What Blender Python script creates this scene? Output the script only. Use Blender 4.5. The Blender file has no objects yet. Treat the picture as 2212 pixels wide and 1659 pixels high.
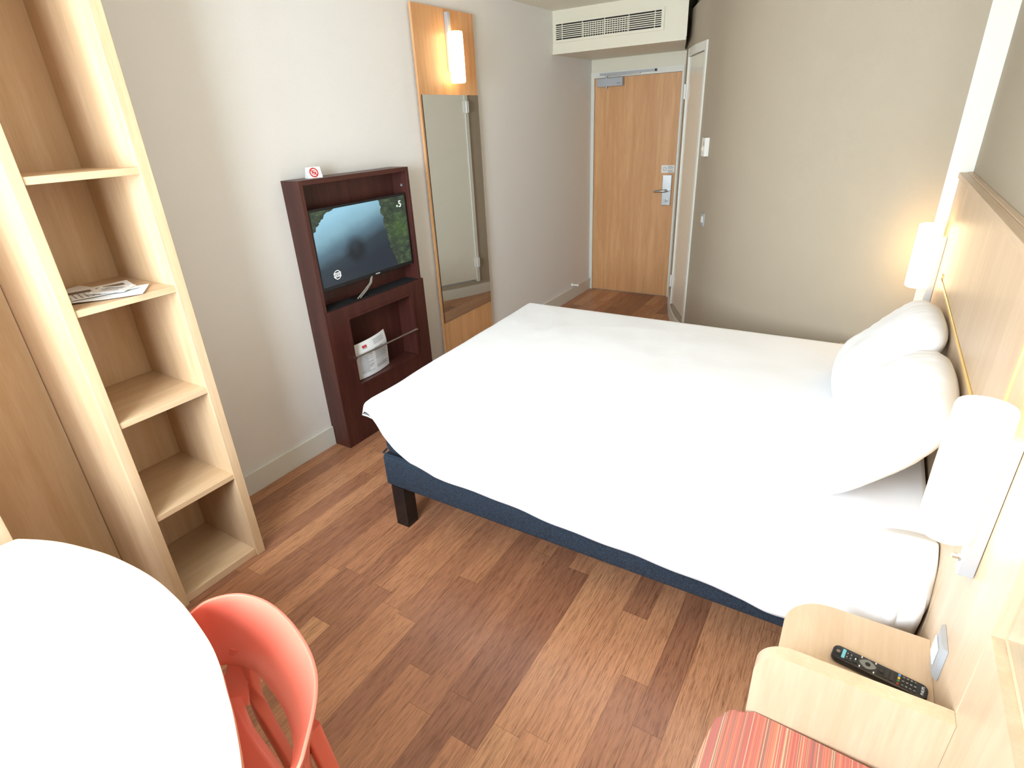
import bpy, bmesh, math, random
from mathutils import Vector, Matrix, noise
from math import sin, cos, pi, radians
random.seed(7)
COL = bpy.context.scene.collection

# ------------------------------------------------------------------ materials
def srgb(r, g, b):
    f = lambda c: (c/255/12.92) if c/255 <= .04045 else ((c/255+.055)/1.055)**2.4
    return (f(r), f(g), f(b), 1)

class NT:
    def __init__(s, name):
        s.m = bpy.data.materials.new(name); s.m.use_nodes = True
        s.t = s.m.node_tree; s.b = s.t.nodes['Principled BSDF']
    def n(s, typ, **kw):
        nd = s.t.nodes.new(typ)
        for k, v in kw.items():
            if k.startswith('i_'):
                key = k[2:]
                key = int(key) if key.isdigit() else key.replace('_', ' ')
                nd.inputs[key].default_value = v
            else: setattr(nd, k, v)
        return nd
    def l(s, a, b): s.t.links.new(a, b)
    def math(s, op, a, b=None, c=None):
        nd = s.n('ShaderNodeMath', operation=op)
        for i, v in enumerate((a, b, c)):
            if v is None: continue
            if isinstance(v, (int, float)): nd.inputs[i].default_value = v
            else: s.l(v, nd.inputs[i])
        return nd.outputs[0]
    def ramp(s, fac, stops, interp='LINEAR'):
        nd = s.n('ShaderNodeValToRGB'); nd.color_ramp.interpolation = interp
        e = nd.color_ramp.elements
        e[0].position, e[0].color = stops[0]; e[1].position, e[1].color = stops[-1]
        for p, c in stops[1:-1]:
            x = e.new(p); x.color = c
        s.l(fac, nd.inputs[0]); return nd.outputs[0]
    def mix(s, fac, a, b, mode='MIX'):
        nd = s.n('ShaderNodeMix', data_type='RGBA', blend_type=mode)
        for i, v in ((0, fac), (6, a), (7, b)):
            if isinstance(v, (int, float, tuple)): nd.inputs[i].default_value = v
            else: s.l(v, nd.inputs[i])
        return nd.outputs[2]
    def bump(s, h, strength=.2, dist=.01):
        nd = s.n('ShaderNodeBump'); nd.inputs['Strength'].default_value = strength
        nd.inputs['Distance'].default_value = dist
        s.l(h, nd.inputs['Height']); s.l(nd.outputs[0], s.b.inputs['Normal'])

def plain(name, col, rough=.5, metal=0., bump=None, spec=.5, coat=0):
    m = NT(name); m.b.inputs['Roughness'].default_value = rough
    m.b.inputs['Metallic'].default_value = metal
    m.b.inputs['Specular IOR Level'].default_value = spec
    m.b.inputs['Coat Weight'].default_value = coat
    tc = m.n('ShaderNodeTexCoord')
    nz = m.n('ShaderNodeTexNoise', i_Scale=8., i_Detail=2.); m.l(tc.outputs['Object'], nz.inputs['Vector'])
    c = tuple(x*.96 for x in col[:3])+(1,)
    m.l(m.mix(nz.outputs[0], col, c), m.b.inputs['Base Color'])
    if bump:
        n2 = m.n('ShaderNodeTexNoise', i_Scale=bump[0], i_Detail=3.); m.l(tc.outputs['Object'], n2.inputs['Vector'])
        m.bump(n2.outputs[0], bump[1], bump[2])
    return m.m

def wood(name, light, dark, axis='Z', rough=.42, scale=1., fleck=.35):
    m = NT(name); tc = m.n('ShaderNodeTexCoord'); mp = m.n('ShaderNodeMapping')
    s = {'X': (.6, 9, 9), 'Y': (9, .6, 9), 'Z': (9, 9, .6)}[axis]
    mp.inputs['Scale'].default_value = tuple(v*scale for v in s)
    m.l(tc.outputs['Object'], mp.inputs['Vector'])
    n1 = m.n('ShaderNodeTexNoise', i_Scale=1.6, i_Detail=5., i_Roughness=.6, i_Distortion=.7)
    m.l(mp.outputs[0], n1.inputs['Vector'])
    n2 = m.n('ShaderNodeTexNoise', i_Scale=14., i_Detail=4., i_Roughness=.7)
    m.l(mp.outputs[0], n2.inputs['Vector'])
    f = m.math('ADD', m.math('MULTIPLY', n1.outputs[0], 1-fleck), m.math('MULTIPLY', n2.outputs[0], fleck))
    col = m.ramp(f, [(.32, dark), (.5, tuple((a+b)/2 for a, b in zip(light, dark))), (.62, light)])
    m.l(col, m.b.inputs['Base Color'])
    m.b.inputs['Roughness'].default_value = rough
    m.bump(n2.outputs[0], .06, .002)
    return m.m

def emis(name, col, st):
    m = NT(name); m.b.inputs['Base Color'].default_value = (.9, .88, .82, 1)
    m.b.inputs['Emission Color'].default_value = col; m.b.inputs['Emission Strength'].default_value = st
    m.b.inputs['Roughness'].default_value = .3
    return m.m

MAPLE_L, MAPLE_D = srgb(208, 183, 155), srgb(192, 164, 134)
M = {}
for ax in 'XYZ': M['maple'+ax] = wood('maple_'+ax, MAPLE_L, MAPLE_D, ax)
for ax in 'XYZ': M['caramel'+ax] = wood('caramel_maple_'+ax, srgb(208, 178, 144), srgb(190, 156, 118), ax)
for ax in 'YZ': M['beech'+ax] = wood('beech_'+ax, srgb(218, 168, 118), srgb(196, 142, 94), ax)
for ax in 'YZ': M['wenge'+ax] = wood('dark_wood_'+ax, srgb(82, 42, 34), srgb(58, 26, 22), ax, rough=.38)
M['edge'] = plain('maple_edge', srgb(236, 212, 176), .4)
M['cream'] = plain('cream_paint', srgb(226, 220, 200), .45)
M['white_trim'] = plain('white_trim', srgb(228, 226, 216), .4)
M['ceiling'] = plain('ceiling_paint', srgb(236, 230, 214), .8)
M['greige'] = plain('greige_wall', srgb(173, 160, 140), .75, bump=(120, .12, .004))
M['white_door'] = plain('glossy_white_door', srgb(232, 226, 210), .16, coat=.15)
M['steel'] = plain('brushed_steel', srgb(190, 192, 192), .32, 1.)
M['chrome'] = plain('chrome', srgb(225, 225, 225), .12, 1.)
M['silver_paint'] = plain('silver_paint', srgb(176, 179, 184), .45, .2)
M['black'] = plain('black_plastic', srgb(24, 24, 26), .35)
M['black_matt'] = plain('black_matt', srgb(18, 18, 20), .8)
M['black_gloss'] = plain('black_lacquer', srgb(22, 22, 24), .18)
M['white_plastic'] = plain('white_plastic', srgb(236, 234, 228), .35)
M['gold'] = plain('gold_trim', srgb(236, 200, 128), .35, .3)
M['red_plastic'] = plain('coral_red_plastic', srgb(226, 112, 92), .3, coat=.4)
M['paper'] = plain('white_paper', srgb(240, 240, 240), .6)
M['ink'] = plain('grey_ink', srgb(120, 120, 122), .7)
M['dark_ink'] = plain('dark_ink', srgb(60, 56, 54), .7)
M['photo_ink'] = plain('brown_photo_print', srgb(120, 104, 92), .6)
M['red_ink'] = plain('red_print', srgb(206, 40, 36), .6)
M['white_print'] = plain('white_print', srgb(225, 225, 225), .5)
M['lcd_blue'] = plain('pale_cyan_print', srgb(110, 190, 205), .4)
M['grey_key'] = plain('grey_metal_key', srgb(130, 132, 128), .4, .4)
M['key'] = plain('dark_key', srgb(44, 44, 44), .3)
M['shade'] = emis('lamp_glass', (1, .72, .38, 1), 8.)
M['yellow_glow'] = emis('bathroom_glow', (1, .78, .3, 1), 1.2)
M['green_led'] = emis('green_dot', (.1, .9, .3, 1), 1.0)
M['tv_white'] = emis('screen_white', (1, 1, 1, 1), .9)

# textured wallpaper left wall
m = NT('textured_wallpaper'); tc = m.n('ShaderNodeTexCoord')
v = m.n('ShaderNodeTexNoise', i_Scale=170., i_Detail=3., i_Roughness=.6); m.l(tc.outputs['Object'], v.inputs['Vector'])
m.b.inputs['Base Color'].default_value = srgb(236, 233, 228); m.b.inputs['Roughness'].default_value = .7
m.bump(v.outputs[0], .28, .004); M['wallpaper'] = m.m

# mirror
m = NT('mirror_glass'); m.b.inputs['Metallic'].default_value = 1; m.b.inputs['Roughness'].default_value = .01
m.b.inputs['Base Color'].default_value = (.86, .88, .86, 1); M['mirror'] = m.m
m = NT('dark_glass'); m.b.inputs['Metallic'].default_value = .8; m.b.inputs['Roughness'].default_value = .05
m.b.inputs['Base Color'].default_value = (.2, .3, .32, 1); M['dark_glass'] = m.m
m = NT('window_glass'); m.b.inputs['Roughness'].default_value = 0; m.b.inputs['Transmission Weight'].default_value = 1
m.b.inputs['IOR'].default_value = 1.05; M['glass'] = m.m

# laminate strip floor: strips run along Y
m = NT('strip_laminate_floor'); tc = m.n('ShaderNodeTexCoord'); sx = m.n('ShaderNodeSeparateXYZ'); m.l(tc.outputs['Object'], sx.inputs[0])
SW, SL = .0945, .82
xr = m.math('DIVIDE', sx.outputs[0], SW); row = m.math('FLOOR', xr)
wn = m.n('ShaderNodeTexWhiteNoise', noise_dimensions='1D'); m.l(row, wn.inputs['W'])
yv = m.math('ADD', m.math('DIVIDE', sx.outputs[1], SL), m.math('MULTIPLY', wn.outputs['Value'], 7.3)); cell = m.math('FLOOR', yv)
cb = m.n('ShaderNodeCombineXYZ'); m.l(row, cb.inputs[0]); m.l(cell, cb.inputs[1])
w2 = m.n('ShaderNodeTexWhiteNoise', noise_dimensions='3D'); m.l(cb.outputs[0], w2.inputs['Vector'])
base = m.ramp(w2.outputs['Value'], [(0, srgb(138, 92, 68)), (.25, srgb(155, 106, 78)), (.5, srgb(166, 115, 83)), (.75, srgb(176, 124, 90)), (1, srgb(190, 142, 104))])
mp = m.n('ShaderNodeMapping'); mp.inputs['Scale'].default_value = (30, 1.6, 1)
off = m.n('ShaderNodeVectorMath', operation='ADD'); m.l(tc.outputs['Object'], off.inputs[0])
sc = m.n('ShaderNodeVectorMath', operation='SCALE'); sc.inputs['Scale'].default_value = 3.; m.l(w2.outputs['Color'], sc.inputs[0]); m.l(sc.outputs[0], off.inputs[1])
m.l(off.outputs[0], mp.inputs['Vector'])
g1 = m.n('ShaderNodeTexNoise', i_Scale=3.2, i_Detail=6., i_Roughness=.65, i_Distortion=.4); m.l(mp.outputs[0], g1.inputs['Vector'])
mp2 = m.n('ShaderNodeMapping'); mp2.inputs['Scale'].default_value = (210, 12, 1); m.l(off.outputs[0], mp2.inputs['Vector'])
g2 = m.n('ShaderNodeTexNoise', i_Scale=1.6, i_Detail=3., i_Roughness=.6); m.l(mp2.outputs[0], g2.inputs['Vector'])
grain = m.ramp(g1.outputs[0], [(.3, (.66, .60, .56, 1)), (.5, (1.04, 1.04, 1.04, 1)), (.72, (1.2, 1.17, 1.14, 1))])
pores = m.ramp(g2.outputs[0], [(.32, (.60, .55, .53, 1)), (.46, (.98, .98, .98, 1)), (.66, (1.12, 1.13, 1.14, 1))])
c1 = m.mix(1., base, grain, 'MULTIPLY'); c2 = m.mix(1., c1, pores, 'MULTIPLY')
fx = m.math('FRACT', xr); fy = m.math('FRACT', yv)
ex = m.math('MINIMUM', fx, m.math('SUBTRACT', 1., fx)); ey = m.math('MULTIPLY', m.math('MINIMUM', fy, m.math('SUBTRACT', 1., fy)), SL/SW)
seam = m.math('GREATER_THAN', m.math('MINIMUM', ex, ey), .009)
c3 = m.mix(seam, m.mix(1., c2, (.6, .55, .5, 1), 'MULTIPLY'), c2)
m.l(c3, m.b.inputs['Base Color']); m.b.inputs['Roughness'].default_value = .36
m.bump(g2.outputs[0], .1, .002); M['floor'] = m.m

# navy woven fabric
m = NT('navy_woven_fabric'); tc = m.n('ShaderNodeTexCoord')
ck = m.n('ShaderNodeTexVoronoi', i_Scale=230.); m.l(tc.outputs['Object'], ck.inputs['Vector'])
m.l(m.ramp(ck.outputs['Distance'], [(0, srgb(44, 64, 80)), (.6, srgb(18, 28, 42))]), m.b.inputs['Base Color'])
m.b.inputs['Roughness'].default_value = .85; m.bump(ck.outputs['Distance'], .4, .002); M['navy'] = m.m

# white linen
def linen(name, c):
    m = NT(name); tc = m.n('ShaderNodeTexCoord')
    nz = m.n('ShaderNodeTexNoise', i_Scale=5., i_Detail=3., i_Roughness=.5); m.l(tc.outputs['Object'], nz.inputs['Vector'])
    m.b.inputs['Base Color'].default_value = c; m.b.inputs['Roughness'].default_value = .9
    m.b.inputs['Sheen Weight'].default_value = .1
    m.bump(nz.outputs[0], .12, .03); return m.m
M['linen'] = linen('white_linen', srgb(240, 241, 244))
M['pillow'] = linen('pillow_cotton', srgb(238, 237, 238))

# striped upholstery, stripes along Y
m = NT('striped_upholstery'); tc = m.n('ShaderNodeTexCoord'); sx = m.n('ShaderNodeSeparateXYZ'); m.l(tc.outputs['Object'], sx.inputs[0])
w = m.n('ShaderNodeTexWhiteNoise', noise_dimensions='1D'); m.l(m.math('FLOOR', m.math('MULTIPLY', sx.outputs[0], 560.)), w.inputs['W'])
wb = m.n('ShaderNodeTexNoise', noise_dimensions='1D', i_Scale=90., i_Detail=2.); m.l(sx.outputs[0], wb.inputs['W'])
thr = m.math('FRACT', m.math('MULTIPLY', m.math('ADD', sx.outputs[1], m.math('MULTIPLY', sx.outputs[0], .6)), 330.))
f = m.math('ADD', m.math('MULTIPLY', w.outputs['Value'], .65), m.math('MULTIPLY', wb.outputs[0], .35))
c = m.ramp(f, [(.0, srgb(140, 104, 94)), (.2, srgb(196, 92, 90)), (.34, srgb(214, 116, 92)), (.47, srgb(190, 98, 92)), (.57, srgb(220, 132, 98)), (.68, srgb(226, 182, 140)), (.76, srgb(156, 116, 102))], 'CONSTANT')
c = m.mix(m.math('MULTIPLY', m.math('GREATER_THAN', thr, .6), .28), c, srgb(238, 200, 160))
c = m.mix(1., c, (.72, .70, .74, 1), 'MULTIPLY'); m.l(c, m.b.inputs['Base Color']); m.b.inputs['Roughness'].default_value = .9; m.bump(w.outputs['Value'], .3, .002); M['stripe'] = m.m

# TV picture (lake seen from above, green slope right)
m = NT('tv_picture'); tc = m.n('ShaderNodeTexCoord'); sx = m.n('ShaderNodeSeparateXYZ'); m.l(tc.outputs['Generated'], sx.inputs[0])
U_, V_ = sx.outputs[1], sx.outputs[2]     # Generated: y across, z up
nz = m.n('ShaderNodeTexNoise', i_Scale=3.5, i_Detail=5., i_Roughness=.6); m.l(tc.outputs['Generated'], nz.inputs['Vector'])
wob = m.math('MULTIPLY', m.math('SUBTRACT', nz.outputs[0], .5), .30)
g = m.math('ADD', m.math('ADD', m.math('MULTIPLY', V_, .95), m.math('MULTIPLY', U_, -.45)), m.math('MULTIPLY', wob, .5))
lake = m.ramp(g, [(.0, (.016, .026, .040, 1)), (.22, (.026, .045, .062, 1)), (.40, (.10, .19, .25, 1)), (.56, (.24, .45, .55, 1)), (.8, (.34, .64, .80, 1))])
n2 = m.n('ShaderNodeTexNoise', i_Scale=14., i_Detail=5., i_Roughness=.7); m.l(tc.outputs['Generated'], n2.inputs['Vector'])
veg = m.ramp(n2.outputs[0], [(.3, (.015, .022, .018, 1)), (.5, (.035, .055, .035, 1)), (.62, (.07, .12, .05, 1)), (.75, (.16, .20, .17, 1))])
# right slope mask
mr = m.math('GREATER_THAN', m.math('ADD', m.math('SUBTRACT', U_, m.math('MULTIPLY', m.math('SUBTRACT', 1., V_), .08)), m.math('MULTIPLY', wob, .9)), .72)
# top-left shore mask
ml = m.math('LESS_THAN', m.math('ADD', m.math('ADD', U_, m.math('MULTIPLY', m.math('SUBTRACT', 1., V_), .55)), wob), .17)
mt = m.math('LESS_THAN', m.math('ADD', m.math('ADD', m.math('MULTIPLY', m.math('ABSOLUTE', m.math('SUBTRACT', U_, .05)), .35), m.math('SUBTRACT', 1., V_)), wob), .10)
mask = m.math('MAXIMUM', mr, m.math('MAXIMUM', ml, mt))
# dark swirl
dx = m.math('SUBTRACT', U_, .38); dz = m.math('SUBTRACT', V_, .40)
rr = m.math('SQRT', m.math('ADD', m.math('POWER', m.math('MULTIPLY', dx, 1.7), 2.), m.math('POWER', dz, 2.)))
sw = m.ramp(rr, [(.0, (.45, .45, .5, 1)), (.1, (.18, .18, .2, 1)), (.22, (1, 1, 1, 1))])
pic = m.mix(mask, m.mix(.8, lake, sw, 'MULTIPLY'), veg)
# green flare on right
gx = m.math('SUBTRACT', U_, .9); gz = m.math('SUBTRACT', V_, .55)
gr = m.math('SQRT', m.math('ADD', m.math('POWER', m.math('MULTIPLY', gx, 3.), 2.), m.math('POWER', m.math('MULTIPLY', gz, 1.6), 2.)))
pic = m.mix(m.math('MULTIPLY', m.math('SUBTRACT', 1., m.math('MINIMUM', m.math('DIVIDE', gr, .45), 1.)), .5), pic, (.08, .17, .03, 1))
m.l(pic, m.b.inputs['Emission Color']); m.b.inputs['Emission Strength'].default_value = .9
m.b.inputs['Base Color'].default_value = (.01, .01, .012, 1); m.b.inputs['Roughness'].default_value = .25; M['tv'] = m.m

# ------------------------------------------------------------------ object helpers
def tag(o, label=None, cat=None, group=None, kind=None):
    if label: o['label'] = label
    if cat: o['category'] = cat
    if group: o['group'] = group
    if kind: o['kind'] = kind
    return o

def thing(name, label, cat, loc=(0, 0, 0), group=None, rz=0):
    o = bpy.data.objects.new(name, None); COL.objects.link(o); o.location = loc; o.rotation_euler.z = rz
    o.empty_display_size = .1
    return tag(o, label, cat, group)

def wloc(p):
    v = Vector((0, 0, 0))
    while p: v += p.location; p = p.parent
    return v

def obj(name, bm, mat, parent=None, loc=None, smooth=False, local=False, label=None):
    """links bm (world coordinates unless local) as one mesh object"""
    me = bpy.data.meshes.new(name)
    if parent is not None and not local:
        bmesh.ops.translate(bm, verts=bm.verts, vec=-wloc(parent))
    elif loc is not None and not local:
        bmesh.ops.translate(bm, verts=bm.verts, vec=-Vector(loc))
    bmesh.ops.recalc_face_normals(bm, faces=bm.faces)
    bm.to_mesh(me); bm.free()
    for mm in (mat if isinstance(mat, (list, tuple)) else [mat]): me.materials.append(mm)
    o = bpy.data.objects.new(name, me); COL.objects.link(o)
    if parent is not None: o.parent = parent
    if loc is not None: o.location = loc
    if smooth:
        for f in me.polygons: f.use_smooth = True
    if smooth == 'auto':
        me.shade_smooth() if hasattr(me, 'shade_smooth') else None
        try: me.set_sharp_from_angle(angle=radians(40))
        except Exception: pass
    if label: o['label'] = label
    return o

def add_box(bm, a, b, bev=0, seg=2, mi=0):
    r = bmesh.ops.create_cube(bm, size=1)
    vs = r['verts']
    for v in vs:
        v.co = Vector((a[i]+(b[i]-a[i])*(v.co[i]+.5) for i in range(3)))
    if bev:
        es = list({e for v in vs for e in v.link_edges})
        bmesh.ops.bevel(bm, geom=es, offset=bev, segments=seg, affect='EDGES', profile=.5)
    return vs

def box(name, a, b, mat, parent=None, bev=0, seg=2, loc=None, **k):
    a, b = [min(x, y) for x, y in zip(a, b)], [max(x, y) for x, y in zip(a, b)]
    bm = bmesh.new(); add_box(bm, a, b, bev, seg)
    return obj(name, bm, mat, parent, loc, **k)

def prism(bm, pts, axis, a, b):
    """polygon pts in the two other axes (in xyz order), extruded along axis a..b"""
    i = 'xyz'.index(axis)
    def mk(p, t):
        c = list(p); c.insert(i, t); return Vector(c)
    v0 = [bm.verts.new(mk(p, a)) for p in pts]; v1 = [bm.verts.new(mk(p, b)) for p in pts]
    n = len(pts)
    bm.faces.new(v0[::-1]); bm.faces.new(v1)
    for k in range(n): bm.faces.new((v0[k], v0[(k+1) % n], v1[(k+1) % n], v1[k]))

def rounded(x0, y0, x1, y1, r, seg=8, corners=(1, 1, 1, 1)):
    pts = []
    for ci, (cx, cy, a0) in enumerate(((x1, y1, 0), (x0, y1, 90), (x0, y0, 180), (x1, y0, 270))):
        rr = r if corners[ci] else 0
        sx = -1 if ci in (0, 3) else 1; sy = -1 if ci in (0, 1) else 1
        if rr == 0: pts.append((cx, cy)); continue
        for k in range(seg+1):
            a = radians(a0+90*k/seg); pts.append((cx+sx*rr+rr*cos(a), cy+sy*rr+rr*sin(a)))
    return pts

def frame_prism(bm, axis, o0, o1, i0, i1, a, b):
    """rectangular frame in plane normal to axis"""
    def mk(p, t):
        c = list(p); c.insert('xyz'.index(axis), t); return Vector(c)
    O = [(o0[0], o0[1]), (o1[0], o0[1]), (o1[0], o1[1]), (o0[0], o1[1])]
    I = [(i0[0], i0[1]), (i1[0], i0[1]), (i1[0], i1[1]), (i0[0], i1[1])]
    V = {}
    for t, tt in ((0, a), (1, b)):
        V[t] = ([bm.verts.new(mk(p, tt)) for p in O], [bm.verts.new(mk(p, tt)) for p in I])
    for k in range(4):
        j = (k+1) % 4
        for t in (0, 1):
            bm.faces.new((V[t][0][k], V[t][0][j], V[t][1][j], V[t][1][k]))
        bm.faces.new((V[0][0][k], V[0][0][j], V[1][0][j], V[1][0][k]))
        bm.faces.new((V[0][1][k], V[0][1][j], V[1][1][j], V[1][1][k]))

def tube(bm, path, rad, seg=12, cap=True, sq=None):
    """sweep; rad float or list"""
    path = [Vector(p) for p in path]; n = len(path); rings = []
    up = Vector((0, 0, 1))
    for i, p in enumerate(path):
        d = (path[min(i+1, n-1)]-path[max(i-1, 0)]).normalized()
        x = d.cross(up)
        if x.length < 1e-3: x = d.cross(Vector((0, 1, 0)))
        x.normalize(); y = x.cross(d).normalized()
        r = rad[i] if isinstance(rad, (list, tuple)) else rad
        ring = []
        for k in range(seg):
            a = 2*pi*k/seg
            ca, sa = cos(a), sin(a)
            if sq:
                e = .45; ca = math.copysign(abs(ca)**e, ca)*sq[0]; sa = math.copysign(abs(sa)**e, sa)*sq[1]
            ring.append(bm.verts.new(p+x*ca*r+y*sa*r))
        rings.append(ring)
    for a, b in zip(rings, rings[1:]):
        for k in range(seg): bm.faces.new((a[k], a[(k+1) % seg], b[(k+1) % seg], b[k]))
    if cap: bm.faces.new(rings[0][::-1]); bm.faces.new(rings[-1])

def lathe(bm, c, prof, seg=48, cap=True):
    """prof: list of (r,z) about vertical axis through c"""
    rings = []
    for r, z in prof:
        rings.append([bm.verts.new((c[0]+r*cos(2*pi*k/seg), c[1]+r*sin(2*pi*k/seg), z)) for k in range(seg)])
    for a, b in zip(rings, rings[1:]):
        for k in range(seg): bm.faces.new((a[k], a[(k+1) % seg], b[(k+1) % seg], b[k]))
    if cap: bm.faces.new(rings[0][::-1]); bm.faces.new(rings[-1])

def text(name, s, size, mat, parent, origin, right, up, extrude=.0004, bold=0.):
    """text mesh: origin world, right/up world vectors"""
    cu = bpy.data.curves.new(name, 'FONT'); cu.body = s; cu.size = size; cu.extrude = extrude
    cu.align_x = 'CENTER'; cu.align_y = 'CENTER'; cu.offset = bold
    o = bpy.data.objects.new('tmp', cu); COL.objects.link(o)
    bpy.context.view_layer.update()
    dg = bpy.context.evaluated_depsgraph_get()
    me = bpy.data.meshes.new_from_object(o.evaluated_get(dg))
    bpy.data.objects.remove(o); bpy.data.curves.remove(cu)
    R_, U2 = Vector(right).normalized(), Vector(up).normalized(); N = R_.cross(U2)
    mt = Matrix((R_, U2, N)).transposed().to_4x4(); mt.translation = Vector(origin)-wloc(parent)
    me.transform(mt); me.name = name; me.materials.clear(); me.materials.append(mat)
    q = bpy.data.objects.new(name, me); COL.objects.link(q); q.parent = parent
    return q

def interp(pts, x):
    if x <= pts[0][0]: return pts[0][1]
    for (a, b), (c, d) in zip(pts, pts[1:]):
        if x <= c: return b+(d-b)*(x-a)/(c-a)
    return pts[-1][1]

def catmull(pts, n=8):
    out = []
    P = [pts[0]]+list(pts)+[pts[-1]]
    for i in range(1, len(P)-2):
        p0, p1, p2, p3 = [Vector(p) for p in P[i-1:i+3]]
        for k in range(n):
            t = k/n
            out.append(.5*((2*p1)+(-p0+p2)*t+(2*p0-5*p1+4*p2-p3)*t*t+(-p0+3*p1-3*p2+p3)*t**3))
    out.append(Vector(pts[-1])); return out

def struct(name, bm, mat, **k):
    o = obj(name, bm, mat, **k); o['kind'] = 'structure'; return o
def sbox(name, a, b, mat, **k):
    o = box(name, a, b, mat, **k); o['kind'] = 'structure'; return o

# ------------------------------------------------------------------ room shell
H = 2.508; XW = 2.86; HB = 2.82; YE = 5.468; YN = -.80; YG = 3.143
sbox('floor', (-.12, YN-.15, -.08), (XW+.15, YE+.15, 0), M['floor'])
sbox('ceiling', (-.12, YN-.15, H), (XW+.15, YE+.15, H+.08), M['ceiling'])
sbox('wall_left', (-.12, YN-.15, 0), (0, YE+.15, H), M['wallpaper'])
sbox('wall_right', (XW, YN-.15, 0), (XW+.12, YG+.02, H), M['greige'])
# entry wall with door opening
bm = bmesh.new()
frame_prism(bm, 'y', (0, 0), (1.3, H), (.014, .0005), (.879, 2.070), YE, YE+.1)
struct('wall_entry', bm, M['cream'])
# wall behind the camera with the window opening
WX0, WX1, WZ0, WZ1 = .75, 2.0, 1.0, 2.42
bm = bmesh.new(); frame_prism(bm, 'y', (0, 0), (XW, H), (WX0, WZ0), (WX1, WZ1), YN-.12, YN)
struct('wall_window', bm, M['wallpaper'])
w = thing('window_1', None, None, (WX0, YN-.08, WZ0)); w['kind'] = 'structure'
bm = bmesh.new(); frame_prism(bm, 'y', (WX0, WZ0), (WX1, WZ1), (WX0+.05, WZ0+.05), (WX1-.05, WZ1-.05), YN-.09, YN-.04)
add_box(bm, ((WX0+WX1)/2-.03, YN-.09, WZ0+.05), ((WX0+WX1)/2+.03, YN-.04, WZ1-.05))
obj('window_frame', bm, M['white_trim'], w)
box('window_sill', (WX0-.03, YN-.05, WZ0-.03), (WX1+.03, YN+.03, WZ0-.001), M['white_trim'], w, bev=.004)

# curved bathroom pod wall
PLAN = [(2.768, YG), (2.60, 3.150), (2.35, 3.235), (2.05, 3.400), (1.80, 3.610), (1.61, 3.86), (1.46, 4.15), (1.355, 4.35), (1.228, 4.552), (1.118, 4.79), (1.048, 4.98), (.965, 5.235), (.893, YE-.001)]
PL = catmull([(x, y, 0) for x, y in PLAN], 6)
def nrm(pl, i):
    d = (pl[min(i+1, len(pl)-1)]-pl[max(i-1, 0)]).normalized()
    return Vector((-d.y, d.x, 0))   # points toward room? fixed below
def strip_wall(bm, pl, z0, z1, o0, o1):
    """o0/o1 offsets toward the room; closed ribbon"""
    R = []
    for i, p in enumerate(pl):
        n = nrm(pl, i)
        if n.y > 0: n = -n
        if n.x > .0 and n.y > -.2: n = -n
        a, b = p+n*o0, p+n*o1
        R.append([bm.verts.new((a.x, a.y, z0)), bm.verts.new((b.x, b.y, z0)), bm.verts.new((b.x, b.y, z1)), bm.verts.new((a.x, a.y, z1))])
    for p, q in zip(R, R[1:]):
        for k in range(4): bm.faces.new((p[k], p[(k+1) % 4], q[(k+1) % 4], q[k]))
    bm.faces.new(R[0]); bm.faces.new(R[-1][::-1])
# arc index of the bathroom door opening
def near(x, y): return min(range(len(PL)), key=lambda i: (PL[i].x-x)**2+(PL[i].y-y)**2)
iA, iB = near(1.355, 4.35), near(1.108, 4.82)
PT = 2.412
bm = bmesh.new()
strip_wall(bm, PL[:iA+1], 0, PT, -.06, 0)
strip_wall(bm, PL[iB:], 0, PT, -.06, 0)
strip_wall(bm, PL[iA:iB+1], 2.14, PT, -.06, 0)
strip_wall(bm, PL[iA:iB+1], 0, .145, -.06, 0)
struct('wall_bathroom', bm, M['greige'], smooth='auto')
bm = bmesh.new(); strip_wall(bm, PL, PT+.001, H, -.12, -.045); struct('trim_1', bm, M['cream'], smooth='auto')
bm = bmesh.new(); strip_wall(bm, PL[6:], 0, .105, .001, .013); struct('baseboard_bathroom', bm, M['white_trim'], smooth='auto')
# bathroom door
d2 = thing('door_2', None, None, (PL[iB].x, PL[iB].y, 0)); d2['kind'] = 'structure'
A, B = PL[iA].copy(), PL[iB].copy()
bm = bmesh.new(); strip_wall(bm, PL[iA:iB+1], 2.095, 2.152, -.05, .010)
for i in (iA, iB):
    q = PL[i]; t = (PL[i+1]-PL[i-1]).normalized(); s = 1 if i == iA else -1; n = Vector((t.y, -t.x, 0))
    if n.x > 0: n = -n
    c = [q-t*.012*s+n*.012, q+t*.022*s+n*.012, q+t*.022*s-n*.07, q-t*.012*s-n*.07]
    prism(bm, [(v.x, v.y) for v in c], 'z', .14, 2.152)
obj('door_frame', bm, M['white_trim'], d2, smooth='auto')
t = (B-A).normalized(); n = Vector((t.y, -t.x, 0)); n = -n if n.x > 0 else n
a, b = A+t*.034, B-t*.004
off = n*.004
bm = bmesh.new(); c = [a+off, b+off, b+off-n*.035, a+off-n*.035]
prism(bm, [(v.x, v.y) for v in c], 'z', .165, 2.09); obj('door_leaf', bm, M['white_door'], d2)
for z in (.35, 1.86):
    bm = bmesh.new(); q = B-t*.004
    c = [q-t*.035+n*.005, q+t*.02+n*.016, q+t*.02+n*.024, q-t*.035+n*.013]
    prism(bm, [(v.x, v.y) for v in c], 'z', z-.05, z+.05); tube(bm, [q+n*.016+Vector((0, 0, z-.052)), q+n*.016+Vector((0, 0, z+.052))], .009, 12)
    obj('hinge', bm, M['white_plastic'], d2)
# white corner strip beside the headboard
sbox('trim_2', (2.768, YG-.002, 0), (XW, YG+.04, H), M['white_trim'])
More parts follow.
